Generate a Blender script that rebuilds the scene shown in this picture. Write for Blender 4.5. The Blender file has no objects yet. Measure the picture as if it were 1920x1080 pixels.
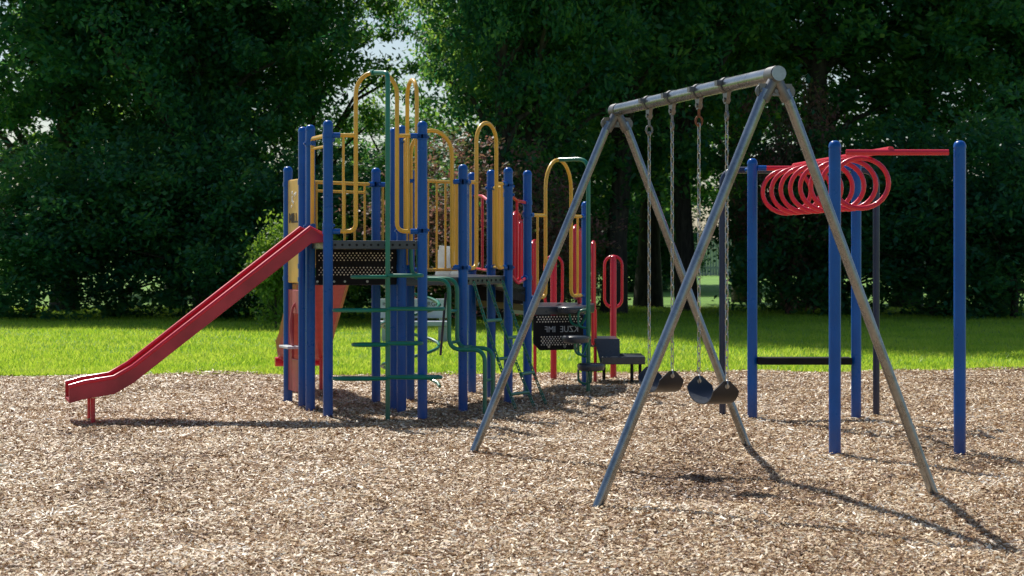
import bpy, math, random
import numpy as np
from mathutils import Vector, Matrix

random.seed(7)
rng = np.random.default_rng(7)
PI = math.pi
C = bpy.context.scene.collection
EYE, F = 1.48, 3500.0          # camera height in metres, focal length in 1/1920 picture widths


# ------------------------------------------------------------------ mesh helpers
class MB:
    """collects shapes, then links them as ONE mesh object"""
    def __init__(s):
        s.v, s.f = [], []

    def add(s, vs, fs):
        n = len(s.v)
        s.v += [tuple(v) for v in vs]
        s.f += [tuple(i + n for i in f) for f in fs]
        return s

    def tube(s, pts, r, n=10, bend=0.0, cap=True, closed=False, radii=None, seg=6):
        pts = [Vector(p) for p in pts]
        if bend > 0 and len(pts) > 2:
            q = [pts[0]]
            for i in range(1, len(pts) - 1):
                a, b, c = pts[i - 1], pts[i], pts[i + 1]
                u, w = (a - b), (c - b)
                k = min(bend, u.length * .49, w.length * .49)
                p0, p2 = b + u.normalized() * k, b + w.normalized() * k
                for j in range(seg + 1):
                    t = j / seg
                    q.append(p0 * (1 - t) ** 2 + b * 2 * t * (1 - t) + p2 * t * t)
            q.append(pts[-1])
            pts = q
        m = len(pts)
        rr = radii if radii else [r] * m
        tan = []
        for i in range(m):
            if closed:
                t = pts[(i + 1) % m] - pts[i - 1]
            else:
                t = pts[min(i + 1, m - 1)] - pts[max(i - 1, 0)]
            tan.append(t.normalized() if t.length > 1e-9 else Vector((0, 0, 1)))
        up = Vector((0, 0, 1)) if abs(tan[0].z) < .9 else Vector((0, 1, 0))
        x = tan[0].cross(up).normalized()
        vs, fs = [], []
        for i in range(m):
            x = (x - tan[i] * x.dot(tan[i]))
            x = x.normalized() if x.length > 1e-6 else tan[i].orthogonal().normalized()
            y = tan[i].cross(x)
            for k in range(n):
                a = 2 * PI * k / n
                vs.append(pts[i] + (x * math.cos(a) + y * math.sin(a)) * rr[i])
        last = m if closed else m - 1
        for i in range(last):
            for k in range(n):
                a, b = i * n + k, i * n + (k + 1) % n
                j = ((i + 1) % m) * n
                fs.append((a, b, j + (k + 1) % n, j + k))
        if cap and not closed:
            fs.append(tuple(range(n - 1, -1, -1)))
            fs.append(tuple((m - 1) * n + k for k in range(n)))
        return s.add(vs, fs)

    def lathe(s, prof, origin=(0, 0, 0), axis=(0, 0, 1), n=20):
        ax = Vector(axis).normalized()
        x = ax.orthogonal().normalized()
        y = ax.cross(x)
        o = Vector(origin)
        vs, fs = [], []
        for r, h in prof:
            for k in range(n):
                a = 2 * PI * k / n
                vs.append(o + ax * h + (x * math.cos(a) + y * math.sin(a)) * max(r, 1e-4))
        for i in range(len(prof) - 1):
            for k in range(n):
                fs.append((i * n + k, i * n + (k + 1) % n, (i + 1) * n + (k + 1) % n, (i + 1) * n + k))
        fs.append(tuple(range(n - 1, -1, -1)))
        fs.append(tuple((len(prof) - 1) * n + k for k in range(n)))
        return s.add(vs, fs)

    def box(s, c, u, v, w, bev=0.0):
        """centre, three half vectors"""
        c, u, v, w = Vector(c), Vector(u), Vector(v), Vector(w)
        vs = [c + u * a + v * b + w * d for a in (-1, 1) for b in (-1, 1) for d in (-1, 1)]
        fs = [(0, 1, 3, 2), (4, 6, 7, 5), (0, 4, 5, 1), (2, 3, 7, 6), (0, 2, 6, 4), (1, 5, 7, 3)]
        return s.add(vs, fs)

    def prism(s, poly, z0, z1):
        n = len(poly)
        vs = [(p[0], p[1], z0) for p in poly] + [(p[0], p[1], z1) for p in poly]
        fs = [tuple(range(n - 1, -1, -1)), tuple(range(n, 2 * n))]
        for i in range(n):
            j = (i + 1) % n
            fs.append((i, j, n + j, n + i))
        return s.add(vs, fs)

    def build(s, name, mat, parent=None, smooth=True, bevel=0.0):
        me = bpy.data.meshes.new(name)
        me.from_pydata(s.v, [], s.f)
        me.update()
        me.validate()
        if smooth:
            me.polygons.foreach_set('use_smooth', [True] * len(me.polygons))
            me.set_sharp_from_angle(angle=math.radians(40))
        me.materials.append(mat)
        o = bpy.data.objects.new(name, me)
        C.objects.link(o)
        if parent:
            o.parent = parent
        if bevel:
            b = o.modifiers.new('bevel', 'BEVEL')
            b.width = bevel
            b.segments = 2
            b.limit_method = 'ANGLE'
            b.angle_limit = math.radians(50)
        return o


def np_mesh(name, verts, nper, mat, parent=None, smooth=False):
    """mesh of many separate polygons with nper corners each"""
    me = bpy.data.meshes.new(name)
    nv = len(verts)
    nf = nv // nper
    me.vertices.add(nv)
    me.vertices.foreach_set('co', np.asarray(verts, dtype=np.float32).ravel())
    me.loops.add(nv)
    me.loops.foreach_set('vertex_index', np.arange(nv, dtype=np.int32))
    me.polygons.add(nf)
    me.polygons.foreach_set('loop_start', np.arange(0, nv, nper, dtype=np.int32))
    me.update(calc_edges=True)
    me.materials.append(mat)
    o = bpy.data.objects.new(name, me)
    C.objects.link(o)
    if parent:
        o.parent = parent
    return o


def tag(o, label=None, cat=None, group=None, kind=None):
    if label: o['label'] = label
    if cat: o['category'] = cat
    if group: o['group'] = group
    if kind: o['kind'] = kind
    return o


def thing(name, label, cat, loc=(0, 0, 0), group=None):
    o = bpy.data.objects.new(name, None)
    C.objects.link(o)
    o.location = loc
    o.empty_display_size = .2
    return tag(o, label, cat, group)


def part(name, parent):
    """an empty part that carries sub-parts"""
    o = bpy.data.objects.new(name, None)
    C.objects.link(o)
    o.parent = parent
    return o


# ------------------------------------------------------------------ materials
def new_mat(name):
    m = bpy.data.materials.new(name)
    m.use_nodes = True
    nt = m.node_tree
    return m, nt, nt.nodes['Principled BSDF'], nt.nodes['Material Output']


def ramp(nt, stops, interp='LINEAR'):
    r = nt.nodes.new('ShaderNodeValToRGB')
    r.color_ramp.interpolation = interp
    e = r.color_ramp.elements
    while len(e) < len(stops):
        e.new(.5)
    for k, (p, c) in enumerate(stops):
        e[k].position = p
        e[k].color = (*c, 1) if len(c) == 3 else c
    return r


def noise(nt, scale, detail=4, vec=None, rough=.55):
    n = nt.nodes.new('ShaderNodeTexNoise')
    n.inputs['Scale'].default_value = scale
    n.inputs['Detail'].default_value = detail
    n.inputs['Roughness'].default_value = rough
    if vec is not None:
        nt.links.new(vec, n.inputs['Vector'])
    return n


def paint(name, col, rough=.34, dirt=.5, coat=.25, var=.18, metallic=0.0, spec=.5):
    """coated steel or plastic: faded patches, fine scuffs, dust rising from the ground"""
    m, nt, bs, out = new_mat(name)
    L = nt.links.new
    geo = nt.nodes.new('ShaderNodeNewGeometry')
    n1 = noise(nt, 3.0, 5, geo.outputs['Position'])
    dark = tuple(c * (1 - var) for c in col)
    light = tuple(min(1, c * (1 + var) + .002) for c in col)
    r = ramp(nt, [(.32, dark), (.68, light)])
    L(n1.outputs['Fac'], r.inputs['Fac'])
    # dust close to the wood chips
    sep = nt.nodes.new('ShaderNodeSeparateXYZ')
    L(geo.outputs['Position'], sep.inputs[0])
    n2 = noise(nt, 14, 6, geo.outputs['Position'])
    mr = nt.nodes.new('ShaderNodeMapRange')
    mr.inputs['From Min'].default_value = .32
    mr.inputs['From Max'].default_value = 0.0
    mr.inputs['To Min'].default_value = 0
    mr.inputs['To Max'].default_value = dirt
    L(sep.outputs['Z'], mr.inputs['Value'])
    mu = nt.nodes.new('ShaderNodeMath'); mu.operation = 'MULTIPLY'
    L(mr.outputs[0], mu.inputs[0]); L(n2.outputs['Fac'], mu.inputs[1])
    mx = nt.nodes.new('ShaderNodeMix'); mx.data_type = 'RGBA'
    L(mu.outputs[0], mx.inputs['Factor'])
    L(r.outputs['Color'], mx.inputs['A'])
    mx.inputs['B'].default_value = (.16, .12, .085, 1)
    # small scuffs
    n3 = noise(nt, 55, 3, geo.outputs['Position'], .7)
    sc = ramp(nt, [(.66, (0, 0, 0)), (.72, (1, 1, 1))])
    L(n3.outputs['Fac'], sc.inputs['Fac'])
    sf = nt.nodes.new('ShaderNodeMath'); sf.operation = 'MULTIPLY'; sf.inputs[1].default_value = .07
    L(sc.outputs['Color'], sf.inputs[0])
    mx2 = nt.nodes.new('ShaderNodeMix'); mx2.data_type = 'RGBA'
    L(sf.outputs[0], mx2.inputs['Factor'])
    L(mx.outputs['Result'], mx2.inputs['A'])
    mx2.inputs['B'].default_value = (.35, .33, .31, 1)
    L(mx2.outputs['Result'], bs.inputs['Base Color'])
    rr = nt.nodes.new('ShaderNodeMapRange')
    rr.inputs['To Min'].default_value = rough * .8
    rr.inputs['To Max'].default_value = rough * 1.5
    L(n2.outputs['Fac'], rr.inputs['Value'])
    L(rr.outputs[0], bs.inputs['Roughness'])
    bs.inputs['Coat Weight'].default_value = coat
    bs.inputs['Coat Roughness'].default_value = .15
    bs.inputs['Metallic'].default_value = metallic
    bs.inputs['Specular IOR Level'].default_value = spec
    bu = nt.nodes.new('ShaderNodeBump')
    bu.inputs['Strength'].default_value = .08
    bu.inputs['Distance'].default_value = .002
    L(n3.outputs['Fac'], bu.inputs['Height'])
    L(bu.outputs['Normal'], bs.inputs['Normal'])
    return m


def steel(name, col=(.36, .36, .36), rough=.30, metallic=1.0):
    m, nt, bs, out = new_mat(name)
    L = nt.links.new
    geo = nt.nodes.new('ShaderNodeNewGeometry')
    vo = nt.nodes.new('ShaderNodeTexVoronoi'); vo.inputs['Scale'].default_value = 60
    L(geo.outputs['Position'], vo.inputs['Vector'])
    n = noise(nt, 5, 7, geo.outputs['Position'], .65)
    mx = nt.nodes.new('ShaderNodeMath'); mx.operation = 'MULTIPLY_ADD'
    L(vo.outputs['Color'], mx.inputs[0]); mx.inputs[1].default_value = .18
    L(n.outputs['Fac'], mx.inputs[2])
    r = ramp(nt, [(.3, tuple(c * .55 for c in col)), (.55, col), (.85, tuple(min(1, c * 1.35) for c in col))])
    L(mx.outputs[0], r.inputs['Fac'])
    L(r.outputs['Color'], bs.inputs['Base Color'])
    rr = nt.nodes.new('ShaderNodeMapRange')
    rr.inputs['To Min'].default_value = rough * .7
    rr.inputs['To Max'].default_value = rough * 1.5
    L(n.outputs['Fac'], rr.inputs['Value']); L(rr.outputs[0], bs.inputs['Roughness'])
    bs.inputs['Metallic'].default_value = metallic
    bu = nt.nodes.new('ShaderNodeBump'); bu.inputs['Strength'].default_value = .15; bu.inputs['Distance'].default_value = .002
    L(n.outputs['Fac'], bu.inputs['Height']); L(bu.outputs['Normal'], bs.inputs['Normal'])
    return m


def leafy(name, cols, trans, rough=.5, tfac=.42, gloss=True):
    """leaf faces: colour varies leaf by leaf and clump by clump; light comes through"""
    m, nt, bs, out = new_mat(name)
    L = nt.links.new
    geo = nt.nodes.new('ShaderNodeNewGeometry')
    n = noise(nt, .8, 3, geo.outputs['Position'])
    ad = nt.nodes.new('ShaderNodeMath'); ad.operation = 'MULTIPLY_ADD'
    L(geo.outputs['Random Per Island'], ad.inputs[0]); ad.inputs[1].default_value = .5
    sb = nt.nodes.new('ShaderNodeMath'); sb.operation = 'SUBTRACT'
    L(n.outputs['Fac'], sb.inputs[0]); sb.inputs[1].default_value = .25
    L(sb.outputs[0], ad.inputs[2])
    k = len(cols)
    r = ramp(nt, [(i / (k - 1), c) for i, c in enumerate(cols)])
    L(ad.outputs[0], r.inputs['Fac'])
    L(r.outputs['Color'], bs.inputs['Base Color'])
    bs.inputs['Roughness'].default_value = rough
    bs.inputs['Specular IOR Level'].default_value = .45
    tr = nt.nodes.new('ShaderNodeBsdfTranslucent')
    k = len(trans)
    r2 = ramp(nt, [(i / (k - 1), c) for i, c in enumerate(trans)])
    L(ad.outputs[0], r2.inputs['Fac'])
    L(r2.outputs['Color'], tr.inputs['Color'])
    mx = nt.nodes.new('ShaderNodeMixShader'); mx.inputs[0].default_value = tfac
    L(bs.outputs[0], mx.inputs[1]); L(tr.outputs[0], mx.inputs[2])
    L(mx.outputs[0], out.inputs['Surface'])
    return m


def translucent_plastic(name, col, tcol, fac=.45):
    m = paint(name, col, .35, .2, .3)
    nt = m.node_tree
    bs = nt.nodes['Principled BSDF']; out = nt.nodes['Material Output']
    tr = nt.nodes.new('ShaderNodeBsdfTranslucent')
    geo = nt.nodes.new('ShaderNodeNewGeometry')
    n = noise(nt, 9, 6, geo.outputs['Position'], .7)
    r = ramp(nt, [(.35, tuple(c * .7 for c in tcol)), (.65, tcol)])
    nt.links.new(n.outputs['Fac'], r.inputs['Fac'])
    nt.links.new(r.outputs['Color'], tr.inputs['Color'])
    mx = nt.nodes.new('ShaderNodeMixShader'); mx.inputs[0].default_value = fac
    nt.links.new(bs.outputs[0], mx.inputs[1]); nt.links.new(tr.outputs[0], mx.inputs[2])
    nt.links.new(mx.outputs[0], out.inputs['Surface'])
    return m


BLUE = paint('blue_paint', (.0005, .100, .43), .26, .6, .2, .12, spec=.3)
YELLOW = paint('yellow_paint', (.86, .49, .045), .32, .3, .3, .12)
GREEN = paint('green_paint', (.001, .20, .12), .3, .4, .4, .12)
RED = paint('red_paint', (.72, .005, .035), .3, .4, .4, .12)
DECK = paint('black_deck_coating', (.045, .06, .078), .26, .2, .1, .25)
BLACK = paint('black_coating', (.010, .011, .013), .6, .2, 0, .3, spec=.2)
REDPLASTIC = translucent_plastic('red_slide_plastic', (.50, .02, .04), (.62, .16, .13), .35)
SIDERED = paint('faded_red_plastic', (.44, .03, .05), .42, .2, .15, .3)
PINK = paint('weathered_red_plastic', (.50, .11, .11), .5, .2, .1, .3)
YPLASTIC = paint('yellow_plastic_panel', (.70, .43, .055), .42, .2, .1)
DOT = paint('pale_hole_light_and_print', (.85, .82, .70), .6, 0, 0)  # pale colour for light painted into panel holes, also the sign's pale print
INK = paint('dark_lettering', (.05, .04, .03), .6, 0, 0)
WHITE = paint('pale_grey_plastic', (.62, .66, .68), .45, .2, .1)
GALV = steel('galvanised_steel', (.27, .29, .31), .25)
BRACKET = steel('bracket_steel', (.20, .20, .20), .45)
CHAIN = steel('chain_steel', (.40, .39, .38), .3)
RUST = steel('rusty_steel', (.22, .09, .045), .7, .4)
RUBBER = paint('black_rubber_belt', (.010, .018, .032), .36, 0, .25, .25, spec=.5)
DARKBLUE = paint('dark_blue_paint', (.006, .02, .07), .35, .4, .3)
OLIVE = paint('olive_timber', (.16, .15, .05), .7, .2, 0)
STONE = paint('pale_bench_stone', (.50, .54, .56), .75, .5, 0)
BARK = None


def bark_mat():
    m, nt, bs, out = new_mat('tree_bark')
    L = nt.links.new
    geo = nt.nodes.new('ShaderNodeNewGeometry')
    mp = nt.nodes.new('ShaderNodeMapping'); mp.inputs['Scale'].default_value = (9, 9, 1.6)
    L(geo.outputs['Position'], mp.inputs['Vector'])
    n = noise(nt, 1.5, 8, mp.outputs[0], .7)
    r = ramp(nt, [(.35, (.018, .014, .011)), (.7, (.10, .085, .065))])
    L(n.outputs['Fac'], r.inputs['Fac']); L(r.outputs['Color'], bs.inputs['Base Color'])
    bs.inputs['Roughness'].default_value = .9
    bu = nt.nodes.new('ShaderNodeBump'); bu.inputs['Strength'].default_value = .8; bu.inputs['Distance'].default_value = .03
    L(n.outputs['Fac'], bu.inputs['Height']); L(bu.outputs['Normal'], bs.inputs['Normal'])
    return m


BARK = bark_mat()
LEAF = leafy('summer_leaves', [(.010, .075, .050), (.024, .13, .062), (.052, .19, .055), (.10, .25, .05)],
             [(.03, .17, .07), (.07, .28, .07), (.38, .64, .08), (.80, .92, .16)], tfac=.46)
LEAFDARK = leafy('dark_leaves', [(.007, .060, .046), (.018, .115, .060), (.038, .16, .058), (.08, .21, .05)],
                 [(.02, .13, .06), (.05, .22, .06), (.20, .44, .07), (.60, .80, .12)], tfac=.42)
LEAFBRIGHT = leafy('fresh_leaves', [(.05, .14, .02), (.10, .22, .03), (.16, .28, .04)],
                   [(.16, .36, .03), (.32, .52, .05), (.5, .62, .08)], tfac=.5)
LEAFRED = leafy('purple_leaves', [(.04, .09, .035), (.07, .09, .045), (.20, .07, .07), (.36, .15, .13)],
                [(.10, .22, .05), (.20, .22, .07), (.42, .18, .14), (.75, .45, .32)], tfac=.42)


def chip_bed_mat():
    m, nt, bs, out = new_mat('wood_chip_bed')
    L = nt.links.new
    geo = nt.nodes.new('ShaderNodeNewGeometry')
    n1 = noise(nt, 1.1, 4, geo.outputs['Position'])
    n2 = noise(nt, 60, 8, geo.outputs['Position'], .75)
    vo = nt.nodes.new('ShaderNodeTexVoronoi'); vo.inputs['Scale'].default_value = 45
    mp = nt.nodes.new('ShaderNodeMapping'); mp.inputs['Scale'].default_value = (.6, 1.4, 1)
    L(geo.outputs['Position'], mp.inputs['Vector']); L(mp.outputs[0], vo.inputs['Vector'])
    a = nt.nodes.new('ShaderNodeMath'); a.operation = 'MULTIPLY_ADD'
    L(vo.outputs['Color'], a.inputs[0]); a.inputs[1].default_value = .5; 
    b = nt.nodes.new('ShaderNodeMath'); b.operation = 'MULTIPLY'; b.inputs[1].default_value = .5
    L(n2.outputs['Fac'], b.inputs[0]); L(b.outputs[0], a.inputs[2])
    r = ramp(nt, [(.2, (.07, .038, .018)), (.45, (.34, .21, .12)), (.8, (.75, .58, .38))])
    L(a.outputs[0], r.inputs['Fac'])
    mx = nt.nodes.new('ShaderNodeMix'); mx.data_type = 'RGBA'; mx.blend_type = 'MULTIPLY'
    mx.inputs['Factor'].default_value = .6
    r3 = ramp(nt, [(.3, (.55, .48, .42)), (.7, (1, 1, 1))])
    L(n1.outputs['Fac'], r3.inputs['Fac'])
    L(r.outputs['Color'], mx.inputs['A']); L(r3.outputs['Color'], mx.inputs['B'])
    L(mx.outputs['Result'], bs.inputs['Base Color'])
    bs.inputs['Roughness'].default_value = .9
    bu = nt.nodes.new('ShaderNodeBump'); bu.inputs['Strength'].default_value = 1; bu.inputs['Distance'].default_value = .02
    L(a.outputs[0], bu.inputs['Height']); L(bu.outputs['Normal'], bs.inputs['Normal'])
    return m


def worn(nt, geo, src):
    """darker, browner ground where feet scrape below the swings"""
    for c, r_, k in (((1.1, 12.25, 0), .62, -.34), ((1.30, 11.3, 0), .6, -.30)):
        mp = nt.nodes.new('ShaderNodeVectorMath'); mp.operation = 'DISTANCE'
        nt.links.new(geo.outputs['Position'], mp.inputs[0]); mp.inputs[1].default_value = c
        mr = nt.nodes.new('ShaderNodeMapRange')
        mr.inputs['From Min'].default_value = r_ * .3; mr.inputs['From Max'].default_value = r_ * 1.5
        mr.inputs['To Min'].default_value = k; mr.inputs['To Max'].default_value = 0
        nt.links.new(mp.outputs['Value'], mr.inputs['Value'])
        ad = nt.nodes.new('ShaderNodeMath'); ad.operation = 'ADD'
        nt.links.new(src.outputs[0], ad.inputs[0]); nt.links.new(mr.outputs[0], ad.inputs[1])
        src = ad
    return src


def chips_mat():
    m, nt, bs, out = new_mat('wood_chips')
    L = nt.links.new
    geo = nt.nodes.new('ShaderNodeNewGeometry')
    r = ramp(nt, [(.0, (.06, .028, .014)), (.2, (.26, .12, .05)), (.40, (.57, .355, .165)),
                  (.62, (.86, .63, .36)), (.82, (.98, .84, .59)), (1, (1, .96, .86))])
    n1 = noise(nt, 1.1, 4, geo.outputs['Position'])
    ad = nt.nodes.new('ShaderNodeMath'); ad.operation = 'MULTIPLY_ADD'; ad.inputs[1].default_value = .85
    s0 = nt.nodes.new('ShaderNodeMath'); s0.operation = 'MULTIPLY_ADD'; s0.inputs[1].default_value = 1.0; s0.inputs[2].default_value = -.42
    L(n1.outputs['Fac'], s0.inputs[0])
    s = worn(nt, geo, s0)
    L(geo.outputs['Random Per Island'], ad.inputs[0]); L(s.outputs[0], ad.inputs[2])
    L(ad.outputs[0], r.inputs['Fac'])
    n = noise(nt, 120, 3, geo.outputs['Position'])
    mx = nt.nodes.new('ShaderNodeMix'); mx.data_type = 'RGBA'; mx.blend_type = 'MULTIPLY'; mx.inputs['Factor'].default_value = .25
    L(r.outputs['Color'], mx.inputs['A']); L(n.outputs['Fac'], mx.inputs['B'])
    L(mx.outputs['Result'], bs.inputs['Base Color'])
    bs.inputs['Roughness'].default_value = .48
    bs.inputs['Specular IOR Level'].default_value = .6
    return m


def lawn_mat():
    m, nt, bs, out = new_mat('lawn')
    L = nt.links.new
    geo = nt.nodes.new('ShaderNodeNewGeometry')
    n1 = noise(nt, .35, 5, geo.outputs['Position'])
    n2 = noise(nt, 9, 8, geo.outputs['Position'], .75)
    a = nt.nodes.new('ShaderNodeMath'); a.operation = 'MULTIPLY_ADD'; a.inputs[1].default_value = .5
    b = nt.nodes.new('ShaderNodeMath'); b.operation = 'MULTIPLY'; b.inputs[1].default_value = .5
    L(n2.outputs['Fac'], b.inputs[0]); L(n1.outputs['Fac'], a.inputs[0]); L(b.outputs[0], a.inputs[2])
    r = ramp(nt, [(.3, (.06, .15, .02)), (.5, (.15, .31, .035)), (.7, (.25, .42, .05))])
    L(a.outputs[0], r.inputs['Fac']); L(r.outputs['Color'], bs.inputs['Base Color'])
    bs.inputs['Roughness'].default_value = .85
    bu = nt.nodes.new('ShaderNodeBump'); bu.inputs['Strength'].default_value = 1; bu.inputs['Distance'].default_value = .05
    L(n2.outputs['Fac'], bu.inputs['Height']); L(bu.outputs['Normal'], bs.inputs['Normal'])
    return m


GRASS = leafy('grass_blades', [(.08, .19, .015), (.17, .32, .02), (.29, .44, .04), (.38, .46, .10)],
              [(.30, .58, .03), (.55, .82, .05), (.82, .95, .10), (.88, .90, .22)], rough=.45, tfac=.5)


# ------------------------------------------------------------------ ground
def zbed(x, y):
    """surface of the loose wood chip bed"""
    return (.012 * np.sin(x * 1.9 + .7 * y) + .010 * np.sin(x * .8 - 1.3 * y + 1.1) + .007 * np.sin(3.1 * x + 2.3 * y)
            + .006 * np.sin(5.2 * x - 4.1 * y + .5) - .004
            - .035 * np.exp(-(((x - 1.05) ** 2) / .16 + ((y - 12.45) ** 2) / .35)) - .035 * np.exp(-(((x - 1.27) ** 2) / .16 + ((y - 11.6) ** 2) / .30)))


def edge_y(x):
    return 21.85 + .09 * x + .10 * np.sin(x * 1.3) + .05 * np.sin(x * 4.1 + 1)


def sheet(name, xs, ys, zfun, mat):
    X, Y = np.meshgrid(xs, ys)
    Z = zfun(X, Y)
    v = np.stack([X, Y, Z], -1).reshape(-1, 3)
    nx, ny = len(xs), len(ys)
    fs = [(j * nx + i, j * nx + i + 1, (j + 1) * nx + i + 1, (j + 1) * nx + i) for j in range(ny - 1) for i in range(nx - 1)]
    me = bpy.data.meshes.new(name)
    me.from_pydata([tuple(p) for p in v], [], fs)
    me.polygons.foreach_set('use_smooth', [True] * len(me.polygons))
    me.materials.append(mat)
    o = bpy.data.objects.new(name, me)
    C.objects.link(o)
    return o


lx = np.concatenate([[-400, -100, -40], np.linspace(-20, 20, 161), [40, 100, 400]])
ly = [lambda x: x * 0 - 200, lambda x: x * 0 - 8, lambda x: edge_y(np.clip(x, -20, 20)) - .28, lambda x: edge_y(np.clip(x, -20, 20)) - .06,
      lambda x: x * 0 + 30, lambda x: x * 0 + 60, lambda x: x * 0 + 150, lambda x: x * 0 + 900]
lz = [-.16, -.16, -.16, -.012, -.012, -.012, -.012, -.012]
lv = np.stack([np.stack([lx, f(lx), lx * 0 + z], -1) for f, z in zip(ly, lz)]).reshape(-1, 3)
me = bpy.data.meshes.new('lawn')
me.from_pydata([tuple(p) for p in lv], [], [(j * len(lx) + i, j * len(lx) + i + 1, (j + 1) * len(lx) + i + 1, (j + 1) * len(lx) + i)
                                            for j in range(len(ly) - 1) for i in range(len(lx) - 1)])
me.materials.append(lawn_mat())
lawn = bpy.data.objects.new('lawn', me)
C.objects.link(lawn)
tag(lawn, kind='structure')

bxs = np.linspace(-13, 13, 131)
ts = np.linspace(0, 1, 150)
Xb, Tb = np.meshgrid(bxs, ts)
Yb = -6 + Tb * (edge_y(Xb) + 6)
Zb = zbed(Xb, Yb) * np.clip((edge_y(Xb) - Yb) / .5, 0, 1) + .0
nx, ny = len(bxs), len(ts)
me = bpy.data.meshes.new('ground')
me.from_pydata([tuple(p) for p in np.stack([Xb, Yb, Zb], -1).reshape(-1, 3)], [],
               [(j * nx + i, j * nx + i + 1, (j + 1) * nx + i + 1, (j + 1) * nx + i) for j in range(ny - 1) for i in range(nx - 1)])
me.polygons.foreach_set('use_smooth', [True] * len(me.polygons))
me.materials.append(chip_bed_mat())
bed = bpy.data.objects.new('ground', me)
C.objects.link(bed)
tag(bed, kind='structure')


def scatter_chips(n):
    # more chips close to the viewer, where one can tell them apart
    u = rng.random(n)
    y = 7.3 + (22.4 - 7.3) * u ** 1.15
    x = (rng.random(n) * 2 - 1) * (.31 * y + .8)
    keep = y < edge_y(x) + rng.random(n) ** 3 * .45 - .05
    x, y = x[keep], y[keep]
    n = len(x)
    fine = np.where(rng.random(n) < .45, .55, 1.0)
    L_ = fine * (.015 + .040 * rng.random(n) ** 2.3) * (1 + .02 * (y - 8)) * .5 * 1.12
    W_ = fine ** .6 * (.004 + .0068 * rng.random(n)) * (1 + .03 * (y - 8)) * .5 * 1.35
    a = rng.random(n) * 2 * PI
    tilt = rng.normal(0, .26, n)
    roll = rng.normal(0, .42, n)
    d = np.stack([np.cos(a) * np.cos(tilt), np.sin(a) * np.cos(tilt), np.sin(tilt)], -1)
    s = np.stack([-np.sin(a) * np.cos(roll), np.cos(a) * np.cos(roll), np.sin(roll)], -1)
    c = np.stack([x, y, zbed(x, y) + .003 + rng.random(n) ** 2 * .013], -1)
    j = lambda lo, hi: (lo + (hi - lo) * rng.random(n))[:, None]
    dl, sw = d * L_[:, None], s * W_[:, None]
    q = np.stack([c - dl * j(.7, 1) - sw * j(.4, 1), c + dl * j(.7, 1) - sw * j(.4, 1),
                  c + dl * j(.8, 1.1) + sw * j(.3, 1), c - dl * j(.8, 1.1) + sw * j(.4, 1)], 1)
    return q.reshape(-1, 3)


chips = np_mesh('wood_chips', scatter_chips(600000), 4, chips_mat())
tag(chips, 'loose pale brown wood chips covering the play area', 'wood chips', kind='stuff')


def scatter_grass(n):
    u = rng.random(n)
    y = 21.5 + 24 * u ** 1.6
    x = (rng.random(n) * 2 - 1) * (.31 * y + 1)
    keep = y > edge_y(x) - rng.random(n) ** 3 * .22
    x, y = x[keep], y[keep]
    n = len(x)
    h = (.028 + .05 * rng.random(n)) * (1 + .5 * np.sin(x * 1.7 + y * 2.1) * np.sin(x * .6 - y * .9) * .6)
    w = .005 + .006 * rng.random(n)
    a = rng.random(n) * 2 * PI
    b = rng.normal(0, .5, (n, 2))
    c = np.stack([x, y, x * 0 - .015], -1)
    s = np.stack([np.cos(a), np.sin(a), a * 0], -1) * w[:, None]
    tip = c + np.stack([b[:, 0] * h, b[:, 1] * h, h], -1)
    return np.stack([c - s, c + s, tip], 1).reshape(-1, 3)


grass = np_mesh('grass', scatter_grass(260000), 3, GRASS)
tag(grass, 'short sunlit grass beyond the wood chips', 'grass', kind='stuff')


# ------------------------------------------------------------------ play structure
def at(px, d, z=0.0):
    return Vector(((px - 960) * d / F, d, z))


play = thing('play_structure', 'large climbing frame of blue posts, yellow arches, green climbers and red slides', 'play structure', (0, 0, 0))
TALL, LOW = 2.57, 2.23
UP, MID, DOWN = 1.53, 1.20, .87       # deck heights
PP = {1: (540, 17.5, LOW), 2: (568, 17.0, TALL), 3: (582, 16.72, TALL), 4: (615, 16.12, TALL), 5: (705, 17.8, LOW),
      6: (740, 17.1, TALL), 7: (753, 16.8, TALL), 8: (769, 18.05, LOW), 9: (792, 16.22, TALL), 10: (868, 17.05, LOW),
      11: (885, 18.9, LOW), 12: (921, 18.25, LOW), 13: (953, 17.72, LOW), 14: (989, 18.4, LOW), 15: (1098, 19.5, 1.95)}
PO = {k: at(px, d) for k, (px, d, h) in PP.items()}
R = .043


def post(parent, p, h, mat, r=R, name='post'):
    m = MB()
    prof = [(r, -.15), (r, h - r * 1.25), (r * 1.06, h - r * 1.2), (r * 1.06, h - r * .95), (r * .98, h - r * .6), (r * .78, h - r * .25),
            (r * .45, h - r * .05), (r * .1, h)]
    m.lathe(prof, p, n=24)
    return m.build(name, mat, parent)


for k in PP:
    post(play, PO[k], PP[k][2], BLUE)


def W(a, b, t, z):
    v = PO[a].lerp(PO[b], t) if not isinstance(a, Vector) else a.lerp(b, t)
    return Vector((v.x, v.y, z))


def clamp(parent, p, away, mat=BLUE):
    """round clamp on a post and the stub socket that takes the rail"""
    away = Vector(away); away.z = 0; away.normalize()
    m = MB()
    base = Vector(p)
    m.lathe([(R * 1.13, -.022), (R * 1.13, .022)], base, n=20)
    m.lathe([(.024, R), (.024, R + .062)], base, away, 14)
    m.lathe([(.011, -.0), (.011, .014)], base + away.cross(Vector((0, 0, 1))) * (R * 1.1), away.cross(Vector((0, 0, 1))), 8)
    return m.build('clamp', mat, parent)


def fit(a, b, t_in, z):
    """rail end point inside the clamp socket of post a toward b"""
    d = (PO[b] - PO[a]); d.z = 0
    return W(a, b, (R + .02) / d.length, z)


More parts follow.
